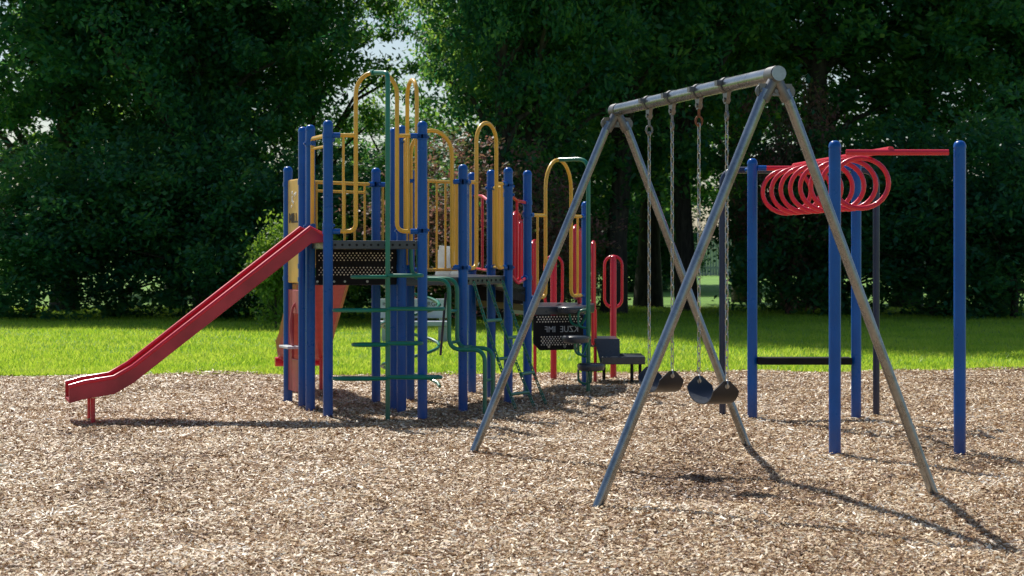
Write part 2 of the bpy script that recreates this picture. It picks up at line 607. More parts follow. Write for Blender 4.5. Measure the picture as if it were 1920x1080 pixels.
def arch(a, b, t0, t1, ztop, zrail, zbot, mat=YELLOW, r=.0185, bars=True, name='guard_arch'):
    g = part(name, play)
    A, B = PO[a], PO[b]
    m = MB()
    wid = (W(a, b, t1, 0) - W(a, b, t0, 0)).length
    rad = wid / 2
    pts = [fit(a, b, 0, zbot), W(a, b, t0, zbot)]
    zc = ztop - rad * 1.05
    pts2 = []
    for i in range(13):
        an = PI - PI * i / 12
        pts2.append(W(a, b, (t0 + t1) / 2 + (t1 - t0) / 2 * math.cos(an), zc + rad * 1.05 * math.sin(an)))
    low = []
    # lower bends
    def bend(p0, c, p1, k=.075):
        u = (p0 - c); w = (p1 - c)
        kk = min(k, u.length * .6)
        q0, q2 = c + u.normalized() * kk, c + w.normalized() * min(k, w.length * .6)
        return [q0 * (1 - t) ** 2 + c * 2 * t * (1 - t) + q2 * t * t for t in [j / 6 for j in range(7)]]
    path = [fit(a, b, 0, zbot)] + bend(fit(a, b, 0, zbot), W(a, b, t0, zbot), pts2[0]) + pts2 + \
        bend(pts2[-1], W(a, b, t1, zbot), fit(b, a, 0, zbot)) + [fit(b, a, 0, zbot)]
    m.tube(path, r, 12)
    m.tube([fit(a, b, 0, zrail), W(a, b, t0, zrail)], r * .95, 10)
    m.tube([fit(b, a, 0, zrail), W(a, b, t1, zrail)], r * .95, 10)
    if bars:
        m.tube([W(a, b, t0 * .55, zrail), W(a, b, t0 * .55, zbot)], r * .62, 8)
        m.tube([W(a, b, 1 - (1 - t1) * .55, zrail), W(a, b, 1 - (1 - t1) * .55, zbot)], r * .62, 8)
    m.build('tube', mat, g)
    for z in (zrail, zbot):
        clamp(g, W(a, b, 0, z), B - A)
        clamp(g, W(a, b, 1, z), A - B)
    return g


def picket(a, b, ztop, zbot, ts_, mat=YELLOW, r=.0165, rb=.0105, second=None, clamps=True, name='guard_rail'):
    g = part(name, play)
    m = MB()
    m.tube([fit(a, b, 0, ztop), fit(b, a, 0, ztop)], r, 10)
    m.tube([fit(a, b, 0, zbot), fit(b, a, 0, zbot)], r, 10)
    if second:
        m.tube([W(a, b, ts_[0], second), W(a, b, ts_[-1], second)], r * .8, 10)
    for t in ts_:
        m.tube([W(a, b, t, ztop), W(a, b, t, zbot)], rb, 8)
    m.build('tube', mat, g)
    if clamps:
        for z in (ztop, zbot):
            clamp(g, W(a, b, 0, z), PO[b] - PO[a])
            clamp(g, W(a, b, 1, z), PO[a] - PO[b])
    return g


# yellow arches and rails
arch(4, 9, .294, .73, 2.99, 2.44, 1.61)
arch(9, 7, .26, .72, 2.95, 2.43, 1.62, bars=True)
arch(7, 10, .15, .82, 2.53, 2.07, 1.29)
arch(10, 13, .29, .73, 2.63, 2.07, 1.28)
arch(14, 15, .30, .74, 2.36, 1.79, .97)
picket(2, 5, 2.07, 1.30, [.18, .36, .56, .70, .84], second=1.99)
picket(8, 11, 2.12, 1.25, [.14, .28, .42, .56, .72, .86])
picket(12, 13, 2.05, 1.28, [.16, .3, .44, .58, .72, .86], rb=.014)
picket(5, 8, 2.07, 1.30, [.2, .4, .6, .8])
# hood over the entry of the near slide
hood = part('slide_entry_rail', play)
m = MB()
m.tube([W(3, 4, .12, 1.62), W(3, 4, .12, 2.44), W(3, 4, .85, 2.44), W(3, 4, .85, 1.62)], .0185, 12, bend=.04)
m.tube([W(3, 4, .12, 2.35), W(3, 4, .85, 2.35)], .013, 8)
m.build('tube', YELLOW, hood)
for t, q in ((0, 1), (1, -1)):
    for z in (1.66, 2.40):
        clamp(hood, W(3, 4, t, z), (PO[4] - PO[3]) * q)

# decks: a coated pan with a flange, slots along the flange
def deck(poly, ztop, thick=.074):
    g = MB().prism(poly, ztop - thick, ztop).build('deck', DECK, play, smooth=False, bevel=.008)
    return g


def inset(poly, k):
    c = sum((Vector((p[0], p[1], 0)) for p in poly), Vector()) / len(poly)
    return [tuple((Vector((p[0], p[1], 0)) + (c - Vector((p[0], p[1], 0))).normalized() * k).xy) for p in poly]


upper = [(-1.60, 16.13), (-.775, 16.23), (-.96, 16.78), (-1.02, 17.1), (-1.88, 16.98), (-1.80, 16.72)]
d1 = deck(upper, UP)
mid = [tuple(PO[k].xy) for k in (3, 7, 10, 13, 12, 11, 8, 5, 1, 2)]
mid = [(-1.80, 17.02), (-1.03, 17.14), (-.97, 16.80), (-.46, 17.06), (-.05, 17.72), (-.21, 18.24), (-.42, 18.88), (-.98, 18.03), (-1.29, 17.80), (-2.08, 17.5)]
d2 = deck(mid, MID)
low = [tuple(at(996, 18.82).xy), tuple(at(1096, 19.04).xy), (.86, 19.6), (.90, 20.3), (.26, 20.35), (-.04, 19.35)]
d3 = deck(low, DOWN, .085)


def slots(parent, a, b, z, n, mat=BLACK, out=.004, r=.011):
    """dark oval slots along a deck flange, facing away from the deck"""
    a, b = Vector(a), Vector(b)
    d = (b - a).normalized()
    nrm = Vector((d.y, -d.x, 0))
    for i in range(n):
        p = a.lerp(b, (i + .5) / n)
        MB().lathe([(r, 0), (r * .9, out)], Vector((p.x, p.y, z)) + nrm * .001, nrm, 10).build('slot', mat, parent)


slots(d1, (-1.56, 16.135, 0), (-.82, 16.225, 0), UP - .037, 12)
slots(d2, (-.42, 17.125, 0), (-.09, 17.655, 0), MID - .037, 8)

# black infill panel below the high deck, pale discs imitate light through its holes
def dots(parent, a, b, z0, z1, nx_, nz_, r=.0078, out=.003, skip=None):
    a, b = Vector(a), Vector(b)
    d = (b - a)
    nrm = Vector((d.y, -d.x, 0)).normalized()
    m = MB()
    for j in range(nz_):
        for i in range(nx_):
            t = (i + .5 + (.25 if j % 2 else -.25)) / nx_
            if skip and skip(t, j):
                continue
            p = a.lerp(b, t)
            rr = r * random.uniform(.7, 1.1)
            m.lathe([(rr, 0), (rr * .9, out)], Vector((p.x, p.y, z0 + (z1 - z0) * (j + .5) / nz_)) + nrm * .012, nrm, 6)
    return m.build('hole_light_dots', DOT, parent, smooth=False)


def panel(a, b, z0, z1, th=.01, mat=BLACK, cham=.06, name='riser_panel'):
    a, b = Vector(a), Vector(b)
    d = (b - a).normalized(); L_ = (b - a).length
    nrm = Vector((d.y, -d.x, 0))
    out = [(0, z1), (L_, z1), (L_, z0 + cham), (L_ - cham, z0), (cham, z0), (0, z0 + cham)]
    vs = [a + d * x + Vector((0, 0, z)) + nrm * th for x, z in out] + [a + d * x + Vector((0, 0, z)) - nrm * th for x, z in out]
    n = len(out)
    fs = [tuple(range(n - 1, -1, -1)), tuple(range(n, 2 * n))] + [(i, (i + 1) % n, n + (i + 1) % n, n + i) for i in range(n)]
    return MB().add(vs, fs).build(name, mat, play, smooth=False)


a_, b_ = Vector((-1.76, 16.74, 0)), Vector((-1.02, 16.82, 0))
pn = panel(a_, b_, 1.135, UP - .076, cham=.03)
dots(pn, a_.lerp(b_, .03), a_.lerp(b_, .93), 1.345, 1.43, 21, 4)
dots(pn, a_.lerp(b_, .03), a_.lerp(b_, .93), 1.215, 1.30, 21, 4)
for t in (.02, .22, .35, .62, .86):
    p = a_.lerp(b_, t)
    MB().lathe([(.013, .01), (.011, .018)], (p.x, p.y, 1.165), (.1, -1, 0), 10).build('bolt', GALV, pn)
a_, b_ = at(1000, 18.84), at(1093, 19.02)
pn = panel(a_, b_, .43, DOWN - .087, cham=.07)
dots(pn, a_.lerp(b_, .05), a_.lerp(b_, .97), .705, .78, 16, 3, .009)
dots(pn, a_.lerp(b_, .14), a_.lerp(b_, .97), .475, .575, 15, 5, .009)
for t in (.3, .62, .85):
    p = a_.lerp(b_, t)
    MB().lathe([(.017, .01), (.014, .018)], (p.x, p.y, .465), ((b_ - a_).y, -(b_ - a_).x, 0), 10).build('bolt', GALV, pn)


def lettering(parent, text, origin, xdir, size, mat, mirror=False, name='lettering', sx=1.0, spacing=1.0, bold=.0):
    """text as a real mesh standing upright along xdir"""
    cu = bpy.data.curves.new('txt', 'FONT')
    cu.body = text; cu.size = size; cu.extrude = .0015; cu.space_character = spacing; cu.offset = bold
    tmp = bpy.data.objects.new('txt', cu)
    C.objects.link(tmp)
    bpy.context.view_layer.update()
    me_ = bpy.data.meshes.new_from_object(tmp.evaluated_get(bpy.context.evaluated_depsgraph_get()))
    bpy.data.objects.remove(tmp)
    x = Vector(xdir).normalized()
    z = Vector((0, 0, 1))
    y = z
    n = x.cross(y)
    M = Matrix(((x.x * sx, y.x, n.x, origin[0]), (x.y * sx, y.y, n.y, origin[1]), (x.z * sx, y.z, n.z, origin[2]), (0, 0, 0, 1)))
    me_.transform(M)
    me_.materials.clear(); me_.materials.append(mat)
    o = bpy.data.objects.new(name, me_)
    C.objects.link(o)
    o.parent = parent
    return o


# mirrored words on the low panel, pale colour imitates light through cut-out letters
dd = (b_ - a_).normalized(); nn = Vector((dd.y, -dd.x, 0))
o_ = a_.lerp(b_, .90) + nn * .016
lettering(pn, 'KZUE  IMF', (o_.x, o_.y, .612), -dd, .088, STONE, name='lettering', sx=.92)

# near red slide on the high deck
def slide_near():
    g = part('slide', play)
    e = Vector((-.955, -.30, 0)); w = Vector((-.30, .955, 0)) * .45
    s0 = Vector((-1.655, 16.27, 0))
    prof = [(-.02, UP + .03), (.10, UP + .01), (1.62, .36), (1.78, .27), (2.02, .235), (2.15, .20)]
    def pt(t, z, k=0.): return s0 + e * t + w * k + Vector((0, 0, z))
    rail_h = .15
    for k, mat, side in ((0, SIDERED, -1), (1, REDPLASTIC, 1)):
        m = MB()
        th = w.normalized() * .016
        off = w * k
        n = len(prof)
        vs = []
        for t, z in prof:
            h0 = .14 if t > .05 else .05
            for q, zz in ((-1, z - (.035 if t > .05 else .04)), (1, z - (.035 if t > .05 else .04)), (1, z + h0 - .035), (-1, z + h0 - .035)):
                vs.append(s0 + e * t + off + th * q + Vector((0, 0, zz)))
        fs = []
        for i in range(n - 1):
            for c in range(4):
                fs.append((i * 4 + c, i * 4 + (c + 1) % 4, i * 4 + 4 + (c + 1) % 4, i * 4 + 4 + c))
        fs += [(3, 2, 1, 0), tuple((n - 1) * 4 + c for c in range(4))]
        m.add(vs, fs)
        sr = m.build('side_rail', mat, g, smooth=False, bevel=.006)
        MB().tube([s0 + e * t + off + Vector((0, 0, z + (.105 if t > .05 else .015))) for t, z in prof], .021, 10).build('rolled_lip', RED, sr)
    m = MB()
    vs, fs = [], []
    for t, z in prof:
        vs += [pt(t, z - .012, .04), pt(t, z - .012, .96), pt(t, z - .03, .96), pt(t, z - .03, .04)]
    for i in range(len(prof) - 1):
        for c in range(4):
            fs.append((i * 4 + c, i * 4 + (c + 1) % 4, i * 4 + 4 + (c + 1) % 4, i * 4 + 4 + c))
    m.add(vs, fs)
    m.build('bed', REDPLASTIC, g, smooth=False)
    for k in (.12, .88):
        p = pt(1.95, 0, k)
        MB().tube([(p.x, p.y, -.1), (p.x, p.y, .2)], .02, 8).build('foot', RED, g)


slide_near()


def slide_far():
    g = part('slide', play)
    s0, s1 = Vector((-1.75, 17.62, 0)), Vector((-2.20, 19.55, 0))
    e = (s1 - s0).normalized(); run = (s1 - s0).length
    w = Vector((e.y, -e.x, 0)) * .25
    prof = [(0, MID), (.12, MID - .01), (run - .35, .42), (run - .1, .34), (run, .33)]
    cross = [(-1.12, .17), (-1.05, .17), (-.96, .02), (-.8, -.02), (.8, -.02), (.96, .02), (1.05, .17), (1.12, .17), (1.0, -.01), (.84, -.05), (-.84, -.05), (-1.0, -.01)]
    vs, fs = [], []
    n = len(cross)
    for t, z in prof:
        for k, dz in cross:
            vs.append(s0 + e * t + w * k + Vector((0, 0, z + dz)))
    for i in range(len(prof) - 1):
        for c in range(n):
            fs.append((i * n + c, i * n + (c + 1) % n, (i + 1) * n + (c + 1) % n, (i + 1) * n + c))
    MB().add(vs, fs).build('bed', PINKT, g)
    m = MB()
    p = s1 + e * .02
    m.tube([p - w * 1.12 + Vector((0, 0, .275)), p + w * 1.1 + Vector((0, 0, .275))], .05, 12)
    m.build('exit_lip', RED, g)
    for k in (-.7, .7):
        q = s1 - e * .2 + w * k
        MB().tube([(q.x, q.y, -.1), (q.x, q.y, .36)], .02, 8).build('foot', RED, g)


PINKT = translucent_plastic('sun_bleached_red_slide', (.48, .07, .08), (.62, .17, .16), .4)
slide_far()

# yellow name panel between the two leftmost posts, red play counter below it
g = part('sign_panel', play)
g['label'] = 'narrow yellow plastic panel with small lettering'
A, B = PO[1], PO[2]
d = (B - A); d.z = 0
u = d.normalized(); nrm = Vector((u.y, -u.x, 0))
def quadpanel(parent, name, mat, t0, t1, zs, th=.012, bev=.006):
    a, b = A.lerp(B, t0), A.lerp(B, t1)
    zc, zh = (zs[0] + zs[1]) / 2, (zs[1] - zs[0]) / 2
    c = (a + b) / 2
    return MB().box((c.x, c.y, zc), (b - a) / 2, nrm * th, (0, 0, zh)).build(name, mat, parent, smooth=False, bevel=bev)
quadpanel(g, 'board', YPLASTIC, .1, .9, (1.14, 2.10), .016, .012)
o_ = A.lerp(B, .2) + nrm * .019
lettering(g, 'MILL', (o_.x, o_.y, 1.70), u, .125, INK, sx=1.25, bold=.002)
lettering(g, 'STREET', (o_.x, o_.y, 1.50), u, .10, DOT, sx=.95, bold=.002)
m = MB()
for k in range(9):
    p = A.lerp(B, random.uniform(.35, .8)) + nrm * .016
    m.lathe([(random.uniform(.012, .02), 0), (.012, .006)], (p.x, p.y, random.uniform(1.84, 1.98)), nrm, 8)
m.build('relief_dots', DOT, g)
for z in (1.18, 2.06):
    for t in (0, 1):
        m = MB()
        p = A.lerp(B, t)
        q = p + u * (R + .03) * (1 if t == 0 else -1)
        m.lathe([(R * 1.13, -.02), (R * 1.13, .02)], (p.x, p.y, z), n=18)
        m.tube([(p.x, p.y, z), (q.x, q.y, z)], .016, 8)
        m.build('clamp', BLUE, g)

g = part('play_counter', play)
quadpanel(g, 'board', SIDERED, .1, .34, (.14, 1.08))
quadpanel(g, 'board', SIDERED, .78, .92, (.14, 1.08))
quadpanel(g, 'board', PINK, .34, .78, (.86, 1.08))
quadpanel(g, 'board', SIDERED, .34, .78, (.14, .44))
m = MB()
c = A.lerp(B, .42) + nrm * .03
m.box((c.x, c.y, .55), u * .16, nrm * .075, (0, 0, .012))
m.build('shelf', WHITE, g, smooth=False, bevel=.006)
m = MB()
q = A.lerp(B, .55) + nrm * .03
m.tube([(q.x, q.y, .56), (q.x - .03, q.y, .75), (q.x, q.y, .93), (q.x + .05, q.y, .98)], .012, 8, bend=.08)
m.build('handle', PINK, g)

# green loop climber in front of the high deck
g = part('loop_climber', play)
px0 = at(727, 15.98)
top = W(4, 9, .47, 2.985)
m = MB()
m.tube([(px0.x, px0.y, -.1), (px0.x, px0.y, 2.965), (top.x, top.y, 2.985)], .021, 14, bend=.05)
m.build('pole', GREEN, g)
m = MB()
m.lathe([(.028, -.03), (.028, .03)], top, (top - px0).cross(Vector((0, 0, 1))).cross(Vector((0, 0, 1))) * -1, 14)
m.build('collar', GREEN, g)
for z, wl, wr, dep in ((1.225, .305, .295, .09), (.94, .46, .475, .09), (.645, .295, .29, .09), (.355, .465, .455, .09)):
    m = MB()
    cx, cy = px0.x, px0.y
    for sgn, wd in ((-1, wl), (1, wr)):
        pts = []
        for i in range(25):
            an = 2 * PI * i / 24
            # leaf shaped loop from the pole outward
            xx = wd * (1 - math.cos(an)) / 2
            yy = dep * math.sin(an) * (.5 + .5 * (1 - math.cos(an)) / 2)
            pts.append((cx + sgn * xx, cy + yy + (.0 if sgn > 0 else -.0), z + .006 * sgn))
        m.tube(pts[:-1], .0165, 8, closed=True)
    m.build('rung_loop', GREEN, g)

# spiral climber behind the middle deck
g = part('spiral_climber', play)
cc = at(770, 18.75)
m = MB()
pts = []
for i in range(16 * 4 + 1):
    an = 2 * PI * i / 16 + .0
    pts.append((cc.x + .29 * math.cos(an), cc.y + .29 * math.sin(an), .074 + .41 * i / 16))
pts = [p for p in pts if p[2] < 1.2]
m.tube(pts, .017, 8)
m.build('coil', GREEN, g)
m = MB().tube([(cc.x, cc.y, -.1), (cc.x, cc.y, 1.9), (cc.x - .05, cc.y - .5, 1.95)], .02, 10, bend=.1)
m.build('pole', GREEN, g)
m = MB().tube([at(836, 18.3, 1.02), at(826, 18.6, .40)], .013, 8)
m.build('lever', DARKBLUE, g)

# stepped two-rail ladder in front of the middle deck
g = part('step_ladder', play)
for dpx, dist in ((0, 16.66), (15, 16.93)):
    m = MB()
    pts = [at(770 + dpx * .9, dist + .12, 1.47), at(772 + dpx * .9, dist + .10, 1.19), at(842 + dpx, dist, 1.185), at(842 + dpx, dist, .56), at(909 + dpx, dist - .05, .56), at(909 + dpx, dist - .05, -.1)]
    m.tube(pts, .0195, 12, bend=.11)
    m.build('rail', GREEN, g)
for (p, z) in ((842, .90), (845, .62), (909, .28), (868, .575)):
    m = MB()
    m.tube([at(p, 16.66, z), at(p + 15, 16.93, z)], .014, 8)
    m.build('rung', GREEN, g)


def link_chain(m, p0, p1, pitch=.036, r=.0042, w=.011, alt=True, nseg=5, sag=0):
    """welded oval links from p0 to p1"""
    p0, p1 = Vector(p0), Vector(p1)
    L_ = (p1 - p0).length
    n = max(2, int(L_ / pitch))
    ax = (p1 - p0).normalized()
    s0 = ax.orthogonal().normalized()
    s1 = ax.cross(s0)
    for i in range(n):
        t = (i + .5) / n
        c = p0.lerp(p1, t) + Vector((0, 0, -sag * 4 * t * (1 - t)))
        s = s0 if i % 2 else s1
        h = L_ / n * .5 + r * 1.3
        pts = []
        for q in range(4):
            an = PI * q / 3
            pts.append(c + ax * (h - w) + s * w * math.cos(an) + ax * w * math.sin(an))
        for q in range(4):
            an = PI + PI * q / 3
            pts.append(c - ax * (h - w) + s * w * math.cos(an) + ax * w * math.sin(an))
        m.tube(pts, r, nseg, closed=True)


# chain ladder hanging from the middle deck
g = part('chain_ladder', play)
tops = [W(10, 13, .19, MID - .05), W(10, 13, .5, MID - .05), W(10, 13, .83, MID - .05)]
out_ = Vector((.86, -.5, 0))
tops = [t + out_ * .02 for t in tops]
bots = [Vector((.03, 17.02, .01)), Vector((.20, 17.28, .01)), Vector((.315, 17.52, .01))]
for a, b in zip(tops, bots):
    m = MB()
    link_chain(m, a, b, .034, .0055, .0125, sag=.04)
    m.build('chain', GREEN, g)
def onc(i, t): 
    return tops[i].lerp(bots[i], t) + Vector((0, 0, -.16 * t * (1 - t)))
for i, t0 in ((0, .28), (1, .42), (0, .58), (1, .72), (0, .88)):
    m = MB()
    m.tube([onc(i, t0), onc(i + 1, t0)], .0165, 10)
    m.build('rung', GREEN, g)

# pod climber on the low deck
g = part('pod_climber', play)
pb = at(1103, 18.75)
tp = W(14, 15, .52, 2.355)
m = MB().tube([(pb.x, pb.y, -.1), (pb.x, pb.y, 2.36), (tp.x, tp.y, 2.36)], .0215, 14, bend=.13)
m.build('pole', GREEN, g)
for (ox, oy, z) in ((-.17, .12, .845), (-.13, -.12, .56), (.02, -.15, .285)):
    m = MB()
    m.lathe([(.10, -.045), (.13, -.035), (.14, 0), (.135, .02), (.12, .03), (.02, .034)], (pb.x + ox, pb.y + oy, z), n=24)
    pod = m.build('pod', DECK, g)
    m = MB()
    c = Vector((pb.x, pb.y, z))
    o2 = Vector((ox, oy, 0))
    m.tube([c + Vector((0, 0, -.02)), c + o2 * .45 + Vector((0, 0, -.17)), c + o2 * 1.0 + Vector((0, 0, -.15)), c + o2 * 1.1 + Vector((0, 0, -.03))], .013, 8, bend=.07)
    m.build('bracket', GREEN, pod)
    m = MB()
    m.tube([c + Vector((0, 0, -.19)), c + Vector((-.10, 0, -.17)), c + Vector((-.10, 0, -.01)), c + Vector((0, 0, .0))], .012, 8, bend=.07)
    m.build('grip', GREEN, pod)

# bridge between the middle and the low deck
g = part('bridge', play)
m = MB()
pa0, pa1 = Vector((-.03, 17.80, 0)), Vector((.16, 18.46, 0))
pb0, pb1 = Vector((-.40, 18.80, 0)), Vector((-.04, 19.36, 0))
def slab(m, q, z0s, z1s):
    vs = [Vector((p.x, p.y, z)) for p, z in zip(q, z0s)] + [Vector((p.x, p.y, z)) for p, z in zip(q, z1s)]
    n = len(q)
    m.add(vs, [tuple(range(n - 1, -1, -1)), tuple(range(n, 2 * n))] + [(i, (i + 1) % n, n + (i + 1) % n, n + i) for i in range(n)])
slab(m, [pa0, pa1, pb1, pb0], [1.09, .98, .98, 1.09], [1.16, 1.05, 1.05, 1.16])
m.build('walkway', DECK, g, smooth=False)
m = MB()
for a, b, z0, z1 in ((pa0, pa1, 1.15, 1.06), (at(893, 18.5), at(992, 18.9), 1.12, 1.02)):
    slab(m, [a, b, b + Vector((.0, .03, 0)), a + Vector((.0, .03, 0))], [z0 - .17, z1 - .13, z1 - .13, z0 - .17], [z0, z1, z1, z0])
m.build('side_skirt', BLACK, g, smooth=False)
m = MB()
a, b = at(893, 18.52), at(992, 18.92)
slab(m, [a, b, b + Vector((0, .05, 0)), a + Vector((0, .05, 0))], [.89, .82, .82, .89], [.945, .885, .885, .945])
m.build('beam', OLIVE, g, smooth=False)


def loop_rail(cpx, d, z0, z1, wpx, parent, bars=1, mat=RED, r=.017, name='tube', tilt=0.0, dd_=0.0):
    """upright rounded tube loop, optionally with bars inside"""
    m = MB()
    hw = wpx / 2 * d / F
    rad = hw
    pts = []
    c = at(cpx, d)
    ux = Vector((hw, dd_, 0))
    for i in range(9):
        an = PI - PI * i / 8
        pts.append(c + ux * math.cos(an) + Vector((0, 0, z1 - rad + rad * math.sin(an) + tilt * math.cos(an))))
    for i in range(9):
        an = -PI * i / 8
        pts.append(c + ux * math.cos(an) + Vector((0, 0, z0 + rad + rad * math.sin(an) + tilt * math.cos(an))))
    m.tube(pts, r, 10, closed=True)
    for k in range(bars):
        t = (k + 1) / (bars + 1) * 2 - 1
        m.tube([c + ux * t + Vector((0, 0, z0 + .02)), c + ux * t + Vector((0, 0, z1 - .02))], r * .65, 8)
    return m.build(name, mat, parent)


g = part('red_guard_rail', play)
loop_rail(969, 18.7, 1.14, 1.82, 10, g, 1, dd_=.35)
loop_rail(980, 19.1, 1.12, 1.74, 10, g, 1, dd_=.35)
loop_rail(1003, 19.9, .95, 1.54, 10, g, 1, dd_=.3)
m = MB()
m.tube([fit(13, 14, 0, 1.97), W(13, 14, .45, 1.92), fit(14, 13, 0, 1.91)], .016, 8, bend=.05)
m.tube([W(13, 14, .45, 1.92), W(13, 14, .45, 1.20)], .013, 8)
m.tube([fit(13, 14, 0, 1.22), W(13, 14, .5, 1.12), fit(14, 13, 0, 1.17)], .014, 8, bend=.05)
m.build('tube', RED, g)
m = MB()
m.tube([fit(11, 12, 0, 1.99), W(11, 12, .55, 1.98), fit(12, 11, 0, 1.92)], .016, 8, bend=.05)
m.tube([W(11, 12, .55, 1.97), W(11, 12, .55, 1.24)], .013, 8)
m.tube([fit(11, 12, 0, 1.26), fit(12, 11, 0, 1.24)], .014, 8)
m.build('tube', RED, g)
for a, b, z in ((13, 14, 1.97), (14, 13, 1.91), (14, 13, 1.17), (11, 12, 1.99), (12, 11, 1.92), (11, 12, 1.26)):
    clamp(g, W(a, b, 0, z), PO[b] - PO[a])

g = part('red_guard_rail', play)
loop_rail(1081, 19.9, .93, 1.70, 12, g, 1, dd_=.30)
loop_rail(1113, 20.35, .42, 1.53, 7, g, 1, dd_=.25)
loop_rail(1088, 20.2, .86, 1.66, 8, g, 1, dd_=.25)

# thin red legs under the low deck
for px in (1003, 1116):
    p = at(px, 20.4)
    MB().tube([(p.x, p.y, -.1), (p.x, p.y, DOWN - .08)], .019, 10).build('leg', RED, play)

# red posts with hand loops
for px, d in ((1038, 21.05), (1150, 21.05)):
    g = part('grab_post', play)
    p = at(px, d)
    MB().lathe([(.036, -.15), (.036, 1.345), (.031, 1.368), (.015, 1.38)], p, n=18).build('post', RED, g)
    loop_rail(px, d - .0, .79, 1.37, 33, g, 0, r=.0165, name='hand_loop')

# transfer steps
g = part('transfer_steps', play)
def stepbox(x0, x1, y0, y1, ztop, th, name='step'):
    o = MB().box(((x0 + x1) / 2, (y0 + y1) / 2, ztop - th / 2), ((x1 - x0) / 2, 0, 0), (0, (y1 - y0) / 2, 0), (0, 0, th / 2)).build(name, DECK, g, smooth=False, bevel=.01)
    return o
stepbox(.80, 1.16, 20.30, 20.95, .475, .09)
stepbox(.97, 1.44, 20.15, 20.80, .29, .085)
m = MB()
m.add([(.955, 20.2, .21), (1.17, 20.2, .21), (1.17, 20.28, .475), (.90, 20.28, .475), (.955, 20.24, .21), (1.17, 20.24, .21), (1.17, 20.32, .475), (.90, 20.32, .475)],
      [(0, 1, 2, 3), (7, 6, 5, 4), (0, 4, 5, 1), (1, 5, 6, 2), (2, 6, 7, 3), (3, 7, 4, 0)])
m.build('riser', DECK, g, smooth=False)
for x, y in ((1.30, 20.25), (1.42, 20.7), (1.02, 20.7)):
    MB().tube([(x, y, -.1), (x, y, .22)], .018, 8).build('leg', BLACK, g)

WINGS = translucent_plastic('milky_plastic', (.72, .77, .80), (.85, .92, .95), .5)
# pale grey side wings of the slide behind the middle deck
g = part('grey_slide', play)
wing = [(at(820, 18.6), at(845, 18.6), 1.49), (at(849, 18.9), at(872, 18.9), 1.47)]
for a, b, zt in wing:
    m = MB()
    m.add([Vector((a.x - .03, a.y, 1.15)), Vector((b.x, b.y, 1.15)), Vector((b.x, b.y, zt - .01)), Vector((a.x + .02, a.y, zt)),
           Vector((a.x - .03, a.y + .02, 1.15)), Vector((b.x, b.y + .02, 1.15)), Vector((b.x, b.y + .02, zt - .01)), Vector((a.x + .02, a.y + .02, zt))],
          [(0, 1, 2, 3), (7, 6, 5, 4), (0, 4, 5, 1), (1, 5, 6, 2), (2, 6, 7, 3), (3, 7, 4, 0)])
    m.build('side_wing', WINGS, g, smooth=False, bevel=.006)

# ------------------------------------------------------------------ swing frame and swings
ZB = 2.475
A0 = Vector((.765, 13.62, ZB))
bd = Vector((.258, -.966, 0)).normalized()
fd = Vector((.966, .258, 0)).normalized()
footL, footR = Vector((-.279, 13.35, 0)), Vector((1.746, 13.89, 0))
SPAN = 2.93
frame = thing('swing_set', 'galvanised steel swing set frame with two pairs of splayed legs', 'swing set frame', (0, 0, 0))
MB().tube([A0 - bd * .06, A0 + bd * (SPAN + .06)], .043, 24).build('top_beam', GALV, frame)
for k in (0, 1):
    base = bd * SPAN * k
    ap = A0 + base
    m = MB()
    m.tube([ap - bd * .068, ap + bd * .045], .0475, 20)
    for q in (-1, 1):
        m.tube([ap + Vector((0, 0, -.02)), ap + fd * .075 * q + Vector((0, 0, -.15))], .0335, 14)
        m.lathe([(.042, -.007), (.042, .007)], ap + fd * .08 * q + Vector((0, 0, -.10)), bd, 14)
    m.box(ap + Vector((0, 0, -.09)), fd * .10, bd * .012, (0, 0, .035))
    for q in (-.085, 0, .085):
        m.lathe([(.012, -.02), (.012, .02)], ap + fd * q + Vector((0, 0, -.10)), bd, 8)
    m.build('end_fitting', BRACKET, frame)
    for q, ft in ((-1, footL), (1, footR)):
        f_ = ft + base
        t_ = ap + fd * .06 * q + Vector((0, 0, -.09))
        e_ = f_ + (f_ - t_) * .06
        m = MB().tube([t_, Vector((e_.x, e_.y, e_.z))], .030, 20)
        m.build('leg', GALV, frame)
HS = [.717, 1.184, 1.688, 2.172]
for i, s in enumerate(HS):
    c = A0 + bd * s
    hg = part('hanger', frame)
    m = MB()
    m.lathe([(.0505, -.021), (.0505, .021)], c, bd, 22)
    m.box(c + fd * -.055 + Vector((0, 0, .012)), fd * .018, bd * .022, (0, 0, .016))
    # tapering lug below the beam
    a = c + Vector((0, 0, -.03)); 
    vs = []
    for q in (-1, 1):
        for (x, z) in ((-.045, 0), (.045, 0), (.018, -.085), (-.018, -.085)):
            vs.append(a + bd * x + fd * .012 * q + Vector((0, 0, z)))
    m.add(vs, [(0, 1, 2, 3), (7, 6, 5, 4), (0, 4, 5, 1), (1, 5, 6, 2), (2, 6, 7, 3), (3, 7, 4, 0)])
    m.lathe([(.014, -.022), (.014, .022)], a + Vector((0, 0, -.06)), fd, 10)
    m.build('clamp', BRACKET, hg)
    m = MB()
    b = a + Vector((0, 0, -.075))
    m.tube([b, b + Vector((0, 0, -.06))], .009, 8)
    pts = [b + Vector((0, 0, -.085)) + (bd if i % 2 else fd) * .022 * math.cos(t) + Vector((0, 0, .03 * math.sin(t))) for t in [2 * PI * j / 12 for j in range(12)]]
    m.tube(pts, .0075, 8, closed=True)
    m.build('shackle', RUST if i == 2 else BRACKET, hg)


